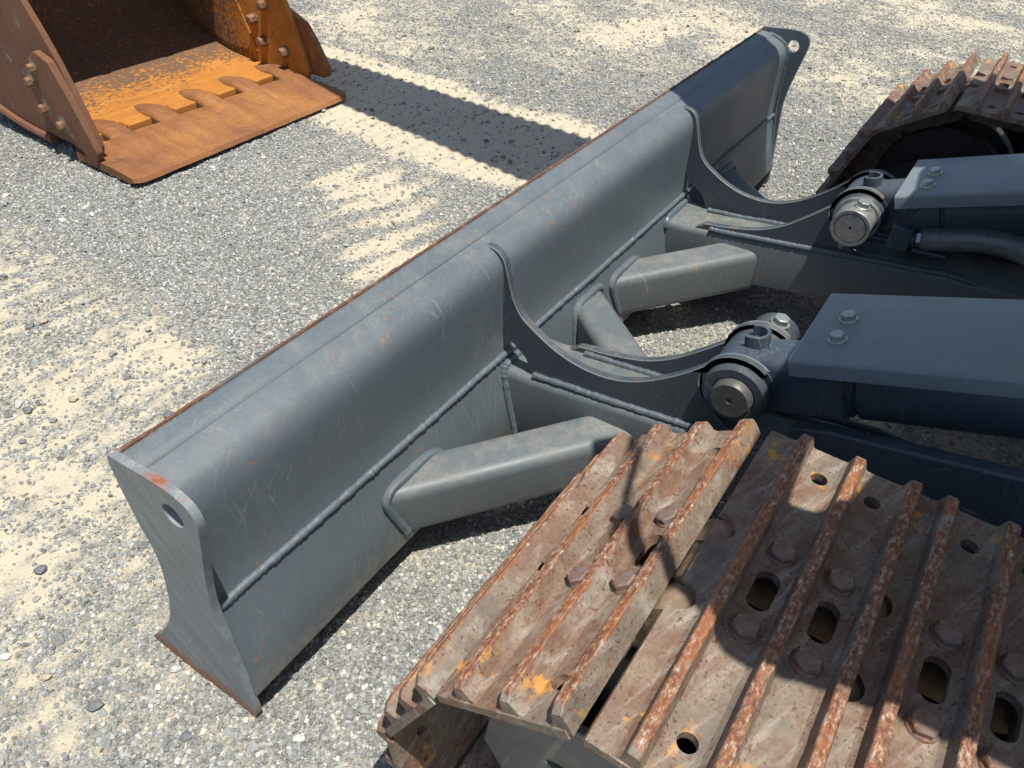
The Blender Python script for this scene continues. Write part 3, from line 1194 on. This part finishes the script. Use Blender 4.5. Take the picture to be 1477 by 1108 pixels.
hs = part('hydraulic_hose', exc, RUBBER, hose, angle=70, label='ribbed black hydraulic hose under the farther cover')


def fit(bm):
    p, q = hp[0], hp[1]
    t = (q - p).normalized()
    tube(bm, [p - t * .055, p + t * .002], .0125, 6)
    tube(bm, [p - t * .030, p - t * .012], .0185, 6)


part('hose_fitting', hs, NAVY, fit, .001)
part('fitting_nut', hs, FITTING, lambda bm: tube(bm, [hp[0] - (hp[1] - hp[0]).normalized() * .010, hp[0] + (hp[1] - hp[0]).normalized() * .008], .0195, 6), .001)


def bracket(bm):
    box(bm, 1.405, 1.455, -.525, -.483, .340, .392)
    box(bm, 1.43, 1.455, -.515, -.49, .39, .44)
    prism(bm, [(-.535, .345), (-.60, .352), (-.60, .358), (-.535, .353)], 'x', 1.405, 1.445)


part('hose_block', exc, NAVY, bracket, .002)


# --- car body legs between the tracks (dark)
def carbody(bm):
    box(bm, .80, 1.50, -2.6, -1.20, .18, .60)
    for s in (0, 1):
        secs = []
        for x, y, zt in ((.722, -.50, .335), (.715, -.56, .362), (.675, -.66, .415), (.615, -.82, .498), (.56, -1.0, .56), (.54, -1.3, .58)):
            secs.append([(mx(x, s), y, zt), (mx(x + .030, s), y, zt - .004), (mx(x + .03, s), y, .16), (mx(x, s), y, .16)])
        sweep(bm, secs)


part('car_body', exc, NAVY, carbody, .004)


# --- tracks
PITCH_ = .162
SW = .462


def shoe_mesh(seed):
    """local frame: x along the shoe, y forward (towards the blade), z up; origin at the rear hinge"""
    bm = bmesh.new()
    hw = SW / 2
    th = .0105
    g = [.0345 - .0, .0962, .1580]           # grouser centres measured backwards from the front hinge
    yf = lambda d: PITCH_ - d
    r1, r2 = yf((g[0] + g[1]) / 2 + .0), yf((g[1] + g[2]) / 2 - .002)
    # web with notched front lip, slots and end holes
    yfront = yf(-.007)
    yrear = yf(g[2] + .003)
    nx_ = []

    def notch(cx):
        return [(cx + .020, yfront)] + [(cx + .020 * math.cos(a), yfront + .001 - .024 * math.sin(a)) for a in np.linspace(.18, PI - .18, 9)] + [(cx - .020, yfront)]
    outer = [(-hw, yrear), (hw, yrear), (hw, yfront)] + notch(.052) + notch(-.052) + [(-hw, yfront)]
    holes = []
    for yc in (r1, r2):
        def slot(cx, half, rad):
            return [(cx + half + rad * math.cos(a), yc + rad * math.sin(a)) for a in np.linspace(-PI / 2, PI / 2, 9)] + [(cx - half + rad * math.cos(a), yc + rad * math.sin(a)) for a in np.linspace(PI / 2, 3 * PI / 2, 9)]
        holes.append(slot(0, .0135, .0125))
        for cx in (.184, -.184):
            holes.append([(cx + .0095 * math.cos(a), yc + .0095 * math.sin(a)) for a in np.linspace(0, 2 * PI, 17)[:-1]])
    tmp = bmesh.new()
    prism(tmp, outer, 'z', -th, 0.0, holes)
    merge(bm, tmp)
    # grousers
    for gi_, d in enumerate(g):
        y0 = yf(d)
        H = .0235
        secs = []
        n = 46
        for i in range(n + 1):
            t = i / n
            x = -hw + .002 + (SW - .004) * t
            e = min(1.0, min(t, 1 - t) * SW / .012)
            hgt_ = H * (.72 + .28 * math.sqrt(e))
            nz1 = mnoise.noise(Vector((x * 38, seed * 3.1 + gi_, 0)))
            nz2 = mnoise.noise(Vector((x * 120, seed * 3.1 + gi_, 4)))
            hgt_ += .0011 * nz1 + .0008 * nz2 - (.0035 if mnoise.noise(Vector((x * 14, seed + gi_ * 9, 8))) > .45 else 0)
            a, b = .0060 + .0008 * nz2, .0060 + .0008 * mnoise.noise(Vector((x * 90, seed, 11 + gi_)))
            prof = [(-.0190, -.0015), (-.0140, .0006), (-.0098, .0038), (-.0080, .0100), (-a, hgt_ - .0014), (-a + .0013, hgt_ - .0002),
                    (b - .0013, hgt_), (b, hgt_ - .0014), (.0080, .0100), (.0098, .0038), (.0140, .0006), (.0190, -.0015), (.015, -.006), (-.015, -.006)]
            if gi_ == 2:
                prof = [(max(p, -.0085), q) for p, q in prof]
            secs.append([(x, y0 + p, q) for p, q in prof])
        sweep(bm, secs)
    # hooked front lip turned down
    secs = []
    for i in range(3):
        x = (-hw + .004, 0, hw - .004)[i]
        secs.append([(x, yfront - .010, -.003), (x, yfront - .001, -.004), (x, yfront + .003, -.011), (x, yfront + .001, -.017), (x, yfront - .005, -.0125), (x, yfront - .010, -.0101)])
    for x0, x1 in ((-hw + .003, -.074), (-.030, .030), (.074, hw - .003)):
        sweep(bm, [[(x, p[1], p[2]) for p in secs[0]] for x in (x0, x1)])
    bmesh.ops.recalc_face_normals(bm, faces=bm.faces)
    me = bpy.data.meshes.new('track_shoe')
    bm.to_mesh(me)
    bm.free()
    me.materials.append(TRACK)
    me.polygons.foreach_set('use_smooth', [True] * len(me.polygons))
    me.set_sharp_from_angle(angle=math.radians(32))
    return me, r1, r2


SHOES = [shoe_mesh(s) for s in range(6)]
R1, R2 = SHOES[0][1], SHOES[0][2]
bmb = bmesh.new()
hexbolt(bmb, (0, 0, 0), (0, 0, 1), .0142, .0105, 0, .2)
tube_dir(bmb, Vector((0, 0, 0)), Vector((0, 0, 1)), Vector((1, 0, 0)), Vector((0, 1, 0)), [(.016, -.001), (.0155, .0015), (.014, .003)], 14)
bolt_proto = finish('shoe_bolt', bmb, TBOLT)
BOLT_ME = bolt_proto.data
bpy.data.objects.remove(bolt_proto)


def link_mesh():
    bm = bmesh.new()
    for s in (-1, 1):
        x0, x1 = s * .040, s * .066
        lo, hi = min(x0, x1), max(x0, x1)
        poly = [(-.012, -.030), (.02, -.0115), (PITCH_ - .03, -.0115), (PITCH_ + .004, -.030), (PITCH_ + .004, -.060), (PITCH_ - .03, -.078), (.02, -.078), (-.012, -.060)]
        prism(bm, poly, 'x', lo, hi)
        cyl(bm, (s * .034, PITCH_ - .002, -.036), (s * .070, PITCH_ - .002, -.036), .027, n=20)
    cyl(bm, (-.045, PITCH_ - .002, -.036), (.045, PITCH_ - .002, -.036), .023, n=18)
    bmesh.ops.recalc_face_normals(bm, faces=bm.faces)
    me = bpy.data.meshes.new('track_link')
    bm.to_mesh(me)
    bm.free()
    me.materials.append(LINK)
    me.polygons.foreach_set('use_smooth', [True] * len(me.polygons))
    me.set_sharp_from_angle(angle=math.radians(35))
    return me


LINK_ME = link_mesh()


def rot_frame(xc, y, z, ang):
    """local y axis points along +y tilted down by ang (degrees)"""
    a = math.radians(ang)
    M = Matrix(((1, 0, 0), (0, math.cos(a), math.sin(a)), (0, -math.sin(a), math.cos(a)))).to_4x4()
    M.translation = (xc, y, z)
    return M


ROOT_INV = Matrix.Translation(-Vector(EXC))
ZT = .5254


def lay_track(xc, y_front, angs, n_top, lab):
    """y_front: front hinge of the first flat shoe; angs: tilt of shoes going forward and down"""
    frames = []
    for k in range(n_top):
        frames.append(rot_frame(xc, y_front - PITCH_ * (k + 1), ZT, 0.0))
    y, z = y_front, ZT
    y, z = y_front - .002, ZT - .046             # the pin the first tilted shoe turns on
    for a in angs:
        sa, ca = math.sin(math.radians(a)), math.cos(math.radians(a))
        frames.append(rot_frame(xc, y + .002 * ca + .046 * sa, z - .002 * sa + .046 * ca, a))
        y += PITCH_ * ca
        z -= PITCH_ * sa
    for k, M in enumerate(frames):
        me = SHOES[k % 6][0]
        o = bpy.data.objects.new('track_shoe', me)
        COL.objects.link(o)
        o.parent = exc
        o.matrix_parent_inverse = ROOT_INV
        o.matrix_basis = M
        for yy in (R1, R2):
            for bx in (.053, -.053):
                b = bpy.data.objects.new('shoe_bolt', BOLT_ME)
                COL.objects.link(b)
                b.parent = o
                b.location = (bx, yy, 0.0)
                b.rotation_euler = (0, 0, (k * 1.7 + bx * 40 + yy * 33) % 1.0)
        lk = bpy.data.objects.new('track_link', LINK_ME)
        COL.objects.link(lk)
        lk.parent = exc
        lk.matrix_parent_inverse = ROOT_INV
        lk.matrix_basis = M


NXC = .0100 + SW / 2
FXC = 2.30 - NXC
lay_track(NXC, -.5135, [33, 66, 99, 132, 163], 7, 'near')
lay_track(FXC, -.489, [34, 70, 104, 138, 170], 7, 'far')


def track_frame(xc, s):
    def side_plate(bm):
        for xx in (xc - .150, xc + .138):
            out = [(-.43, .34), (-.365, .29), (-.355, .20), (-.40, .13), (-.6, .10), (-2.2, .10), (-2.2, .36), (-.6, .40)]
            h1 = [(-.47 + .028 * math.cos(a), .25 + .011 * math.sin(a)) for a in np.linspace(0, 2 * PI, 17)[:-1]]
            prism(bm, out, 'x', xx, xx + .012, [h1])
    fr = part('track_frame', exc, FRAME if s == 0 else DARK, side_plate, .002)
    part('roller_beam', fr, DARK, lambda bm: box(bm, xc - .09, xc + .09, -2.2, -.66, .12, .36), .006)

    def idler(bm):
        tube(bm, [(xc - .028, -.50, .268), (xc + .028, -.50, .268)], .175, 48)
        tube(bm, [(xc - .085, -.50, .268), (xc - .082, -.50, .268), (xc + .082, -.50, .268), (xc + .085, -.50, .268)], [.145, .155, .155, .145], 48)
        tube(bm, [(xc - .13, -.50, .268), (xc + .13, -.50, .268)], .05, 24)
    part('idler_wheel', exc, DARK, idler, .004)


track_frame(NXC, 0)
track_frame(FXC, 1)

# --- upper structure and boom (above the picture; they cast the broad shade)
DX, DY = .11, .22
dz = 1.34 - .53
outl = [(.19, -.90), (.18, -.72), (.165, -.645), (.150, -.605), (.152, -.575), (.165, -.555), (.188, -.528), (.205, -.512), (.30, -.505), (.48, -.500), (.60, -.485), (.74, -.482), (1.05, -.480), (1.40, -.510), (1.50, -.50), (1.58, -.510), (1.62, -.56), (1.72, -.62), (1.97, -.66), (2.0, -1.2), (2.0, -3.2), (.19, -3.2)]
gap = [(.365, -.565), (.37, -.592), (.392, -.618), (.470, -.632), (.500, -.618), (.53, -.565), (.45, -.550)]  # hole added to let a sunlit patch fall on the shoe


def drop(pts, dz):
    return [(x - DX * dz, y - DY * dz) for x, y in pts]


part('shade_deck', exc, WHITEMACHINE, lambda bm: prism(bm, drop(outl, dz), 'z', 1.34, 1.362, [drop(gap, dz)]), .004)  # unseen deck, its outline traced back from the shade edges below


def bent_rod(bm):
    pl = drop(smooth_poly([(.20, -.56), (.205, -.52), (.222, -.475), (.262, -.43), (.30, -.415), (.45, -.365), (.56, -.325)], 5), .97)
    tube(bm, [(x, y, 1.50 - .08 * max(0, 1 - i / 6)) for i, (x, y) in enumerate(pl)], [.011 if i < 20 else .006 for i in range(len(pl))], 12)


rl = part('shade_rod', exc, DARK, bent_rod)  # unseen rod added to cast the thin curved shadow on the near track
part('shade_plate', rl, DARK, lambda bm: prism(bm, drop([(.555, -.345), (.605, -.375), (.655, -.33), (.60, -.285)], .97), 'z', 1.44, 1.56), .008)  # unseen plate added to cast the shadow patch on the near strut



def cab(bm):
    prism(bm, [(-1.15, 1.363), (-1.45, 2.5), (-2.6, 2.5), (-2.7, 1.363)], 'x', .15, .95)
    box(bm, .96, 1.95, -3.1, -1.7, 1.363, 2.1)


part('cab', exc, WHITEMACHINE, cab, .02)


def boom(bm):
    pl = [(-1.3, 1.38, 1.78, 1.60), (-.22, 1.43, 2.06, 1.80), (.21, 1.59, 2.01, 1.90), (.8, 1.65, 2.02, 1.95), (1.6, 1.72, 2.03, 1.92)]
    secs = []
    for y, x0, x1, z in pl:
        secs.append([(x0, y, z), (x1, y, z), (x1, y, z + .3), (x0, y, z + .3)])
    sweep(bm, secs)


part('boom', exc, WHITEMACHINE, boom, .015)

# ------------------------------------------------------------------ rusty bucket
BO = Vector((.027, .036, -.018))
bk = thing('excavator_bucket', 'rusty orange brown wide digging bucket lying open towards the blade on gravel', 'bucket', (1.42, 2.2, GZ))


def bpart(name, parent, mat, build, bevel=0.0, **kw):
    bm = bmesh.new()
    build(bm)
    for v in bm.verts:
        v.co += BO
    return finish(name, bm, mat, parent, bevel, **kw)


SHELL = smooth_poly([(1.885, .050), (2.05, .054), (2.20, .066), (2.36, .105), (2.50, .180), (2.60, .29), (2.645, .43), (2.62, .58), (2.53, .70), (2.40, .78), (2.26, .82), (2.12, .83)], 5)


def shell(bm):
    n = len(SHELL)
    th = .018
    nor = []
    for i in range(n):
        a, b = SHELL[max(i - 1, 0)], SHELL[min(i + 1, n - 1)]
        dx, dy = b[0] - a[0], b[1] - a[1]
        l = math.hypot(dx, dy)
        nor.append((dy / l, -dx / l))
    outer = [(p[0] + q[0] * th, p[1] + q[1] * th) for p, q in zip(SHELL, nor)]
    x0, x1 = .985, 1.895
    rows = []
    for x in np.linspace(x0, x1, 30):
        rows.append([(x, y, z + .0025 * mnoise.noise(Vector((x * 4, y * 4, 0)))) for y, z in SHELL] + [(x, y, z) for y, z in outer[::-1]])
    sweep(bm, rows)


body = bpart('bucket_shell', bk, B_IN, shell, angle=40)


def side_poly(x):
    fr = [(2.12, .83), (2.02, .66), (1.928, .47), (1.887, .405), (1.842, .320), (1.785, .18), (1.750, .075), (1.765, .046)]
    return fr + [(1.885, .034)] + [(y, z - .006) for y, z in SHELL[1:-1]]


for x0, x1, lb in ((.966, .986, 'left side plate of the bucket'), (1.894, 1.914, 'right side plate of the bucket')):
    o = bpart('side_plate', bk, B_SIDE if x0 < 1.4 else B_IN, lambda bm: prism(bm, side_poly(x0), 'x', x0, x1), .003)
    o['label'] = lb


def rim(bm):
    pts = [(.962, y + .0, z - .02) for y, z in SHELL[4:-1]]
    tube(bm, pts, .014, 8)


bpart('heel_rim', bk, B_SIDE, rim)


def lip(bm):
    xs = np.linspace(.945, 1.922, 98)
    secs = []
    cen = [1.105, 1.297, 1.490, 1.675, 1.865]
    for x in xs:
        hump = 0.0
        for c in cen:
            t = abs(x - c) / .052
            if t < 1:
                hump = max(hump, 1 - t ** 3)
        e = min(1, min(x - .945, 1.922 - x) / .03)
        yf_ = 1.552 + .022 * (1 - math.sqrt(max(0, e))) + .010 * (x - .94)
        yb = 1.862 - .050 * hump + (.012 * math.sin((x - .95) * 33) * .4)
        zb = .038 + .024 * hump
        nz = .0015 * mnoise.noise(Vector((x * 15, 0, 0)))
        secs.append([(x, yf_, .016 + nz), (x, yf_ + .008, .029 + nz), (x, yf_ + .09, .036 + .004 * hump + nz), (x, yf_ + .17, .038 + .013 * hump), (x, yb - .03, zb + .001), (x, yb, zb), (x, yb, .012), (x, yf_ + .02, .008)])
    sweep(bm, secs)


bpart('cutting_lip', bk, B_LIP, lip, angle=28)

for c in (1.105, 1.297, 1.490, 1.675, 1.865):
    def adapter(bm, c=c):
        secs = []
        for y, w0, h in ((1.815, 0.037, .052), (1.835, 0.042, .060), (1.88, 0.043, .068), (1.93, 0.042, .068), (1.99, 0.037, .058), (2.03, 0.029, .050)):
            secs.append([(c - w0, y, .03), (c - w0, y, h - .012), (c - w0 + .014, y, h), (c + w0 - .014, y, h), (c + w0, y, h - .012), (c + w0, y, .03)])
        sweep(bm, secs)
    bpart('tooth_adapter', bk, B_LIP, adapter, .006)
for a, b in ((1.155, 1.247), (1.347, 1.440), (1.540, 1.625), (1.725, 1.815)):
    bpart('floor_edge', bk, B_IN, lambda bm: prism(bm, [(a, 1.872), (b, 1.872), (b, 1.93), (a, 1.93)], 'z', .030, .058), .004)
bpart('green_seam', bk, GREEN, lambda bm: prism(bm, [(1.0, 1.855), (1.88, 1.855), (1.88, 1.895), (1.0, 1.895)], 'z', .014, .030))

# side cutters with bolts
LC = [(1.930, .335), (1.912, .346), (1.850, .328), (1.80, .235), (1.762, .150), (1.725, .070), (1.752, .010), (1.80, .045), (1.855, .088), (1.985, .135), (2.012, .235), (1.972, .305)]
lc = bpart('side_cutter', bk, B_SIDE, lambda bm: prism(bm, LC, 'x', .940, .9645), .004)
lc['label'] = 'bolted side cutter with traces of green paint on the left of the bucket'
RC = [(1.965, .305), (1.92, .318), (1.87, .292), (1.768, .252), (1.722, .192), (1.668, .100), (1.672, .072), (1.69, .062), (1.835, .058), (1.95, .065), (2.0, .2)]
rc = bpart('side_cutter', bk, B_LIP, lambda bm: prism(bm, RC, 'x', 1.9155, 1.940), .004)
rc['label'] = 'plain rusty side cutter on the right of the bucket'
for y, z in ((1.943, .289), (1.985, .238), (1.955, .160), (1.878, .125)):
    bpart('bolt', lc, BBOLT, lambda bm: hexbolt(bm, (.9405, y, z), (-1, 0, 0), .0150, .015, .018), .001)
    def trace(bm, y=y, z=z):
        k = [(.022 + .013 * mnoise.noise(Vector((i * 1.3, y * 90, z * 70)))) for i in range(14)]
        prism(bm, [(y - .004 + q * math.cos(i * PI / 7), z + .004 + q * 1.15 * math.sin(i * PI / 7)) for i, q in enumerate(k)], 'x', .9396, .9401)
    bpart('paint_trace', lc, GREEN, trace)
for y, z in ((2.026, .225), (1.955, .290), (1.985, .148), (1.868, .130)):
    bpart('bolt', rc, BBOLT, lambda bm: hexbolt(bm, (1.8935, y, z), (-1, 0, 0), .0190, .030, .023), .001)
bpart('liner_plate', bk, B_IN, lambda bm: prism(bm, [(2.03, .10), (2.12, .30), (2.25, .60), (2.40, .70), (2.52, .58), (2.55, .40), (2.50, .26), (2.40, .16), (2.20, .090)], 'x', 1.886, 1.8938), .002)


def ears(bm):
    for x in (1.27, 1.55):
        prism(bm, [(2.12, .80), (2.14, .98), (2.24, 1.04), (2.50, .98), (2.60, .84), (2.52, .70)], 'x', x, x + .04, [circle(2.22, .95, .035, 20), circle(2.47, .91, .035, 20)])


bpart('hinge_ear', bk, B_SIDE, ears, .004)

# ------------------------------------------------------------------ single larger stones
def stone(x, y, s, seed, mat, label):
    bm = bmesh.new()
    bmesh.ops.create_icosphere(bm, subdivisions=3, radius=1.0)
    for v in bm.verts:
        n = v.co.normalized()
        k = 1 + .38 * mnoise.noise(n * 1.3 + Vector((seed, 0, 0))) + .10 * mnoise.noise(n * 4 + Vector((0, seed, 0)))
        v.co = Vector((n.x * k * s * 1.15, n.y * k * s * .9, n.z * k * s * .55))
    rot = Matrix.Rotation(seed * 2.1, 4, 'Z')
    bmesh.ops.transform(bm, matrix=rot, verts=bm.verts)
    sd_, h_ = ground_fields(np.array([x]), np.array([y]))
    o = finish('stone', bm, mat, None, angle=28)
    o.location = (x, y, GZ + float(h_[0]) + s * .22)
    o['label'] = label
    o['category'] = 'stone'
    o['group'] = 'larger loose stones on the yard'


ST_D = mat_simple('dark_stone', (.15, .158, .162), .8, 0, .3, .002, 60.0)
ST_L = mat_simple('pale_stone', (.34, .34, .31), .85, 0, .2, .002, 60.0)
ST_T = mat_simple('tan_stone', (.40, .335, .24), .85, 0, .2, .002, 60.0)
def gpt(px, py):
    d_ = f + r2 * ((px - 738.5) / 1125.8) - u2 * ((py - 554) / 1125.8)
    k = (GZ - 1.1698) / d_.z
    return -.2926 + d_.x * k, -.5978 + d_.y * k


STONES = [(244, 600, .011, ST_D, 'dark rounded stone just behind the rusty lip of the blade'),
          (43, 470, .010, ST_D, 'dark stone at the left edge among pale sand'),
          (125, 434, .011, ST_L, 'flat pale grey slab of stone on the ground left of the blade'),
          (63, 463, .009, ST_T, 'tan stone beside the dark one at the left edge'),
          (58, 823, .009, ST_D, 'dark grey stone left of the concave end plate'),
          (138, 1020, .010, ST_D, 'narrow dark splinter of stone near the bottom left'),
          (268, 1063, .008, ST_D, 'small dark stone below the end plate foot'),
          (66, 978, .007, ST_T, 'small tan stone near the bottom left corner'),
          (105, 575, .009, ST_T, 'buff stone in the pale sand left of the blade'),
          (40, 592, .010, ST_D, 'dark stone in the tread marks at the left edge'),
          (213, 475, .008, ST_L, 'grey stone on the bare gravel above the blade lip'),
          (149, 650, .008, ST_L, 'pale stone next to the upper tip of the near end plate')]
for i, (px, py, s, m, lb) in enumerate(STONES):
    xx, yy = gpt(px, py)
    stone(round(xx, 3), round(yy, 3), s, i * 1.37 + .4, m, lb)
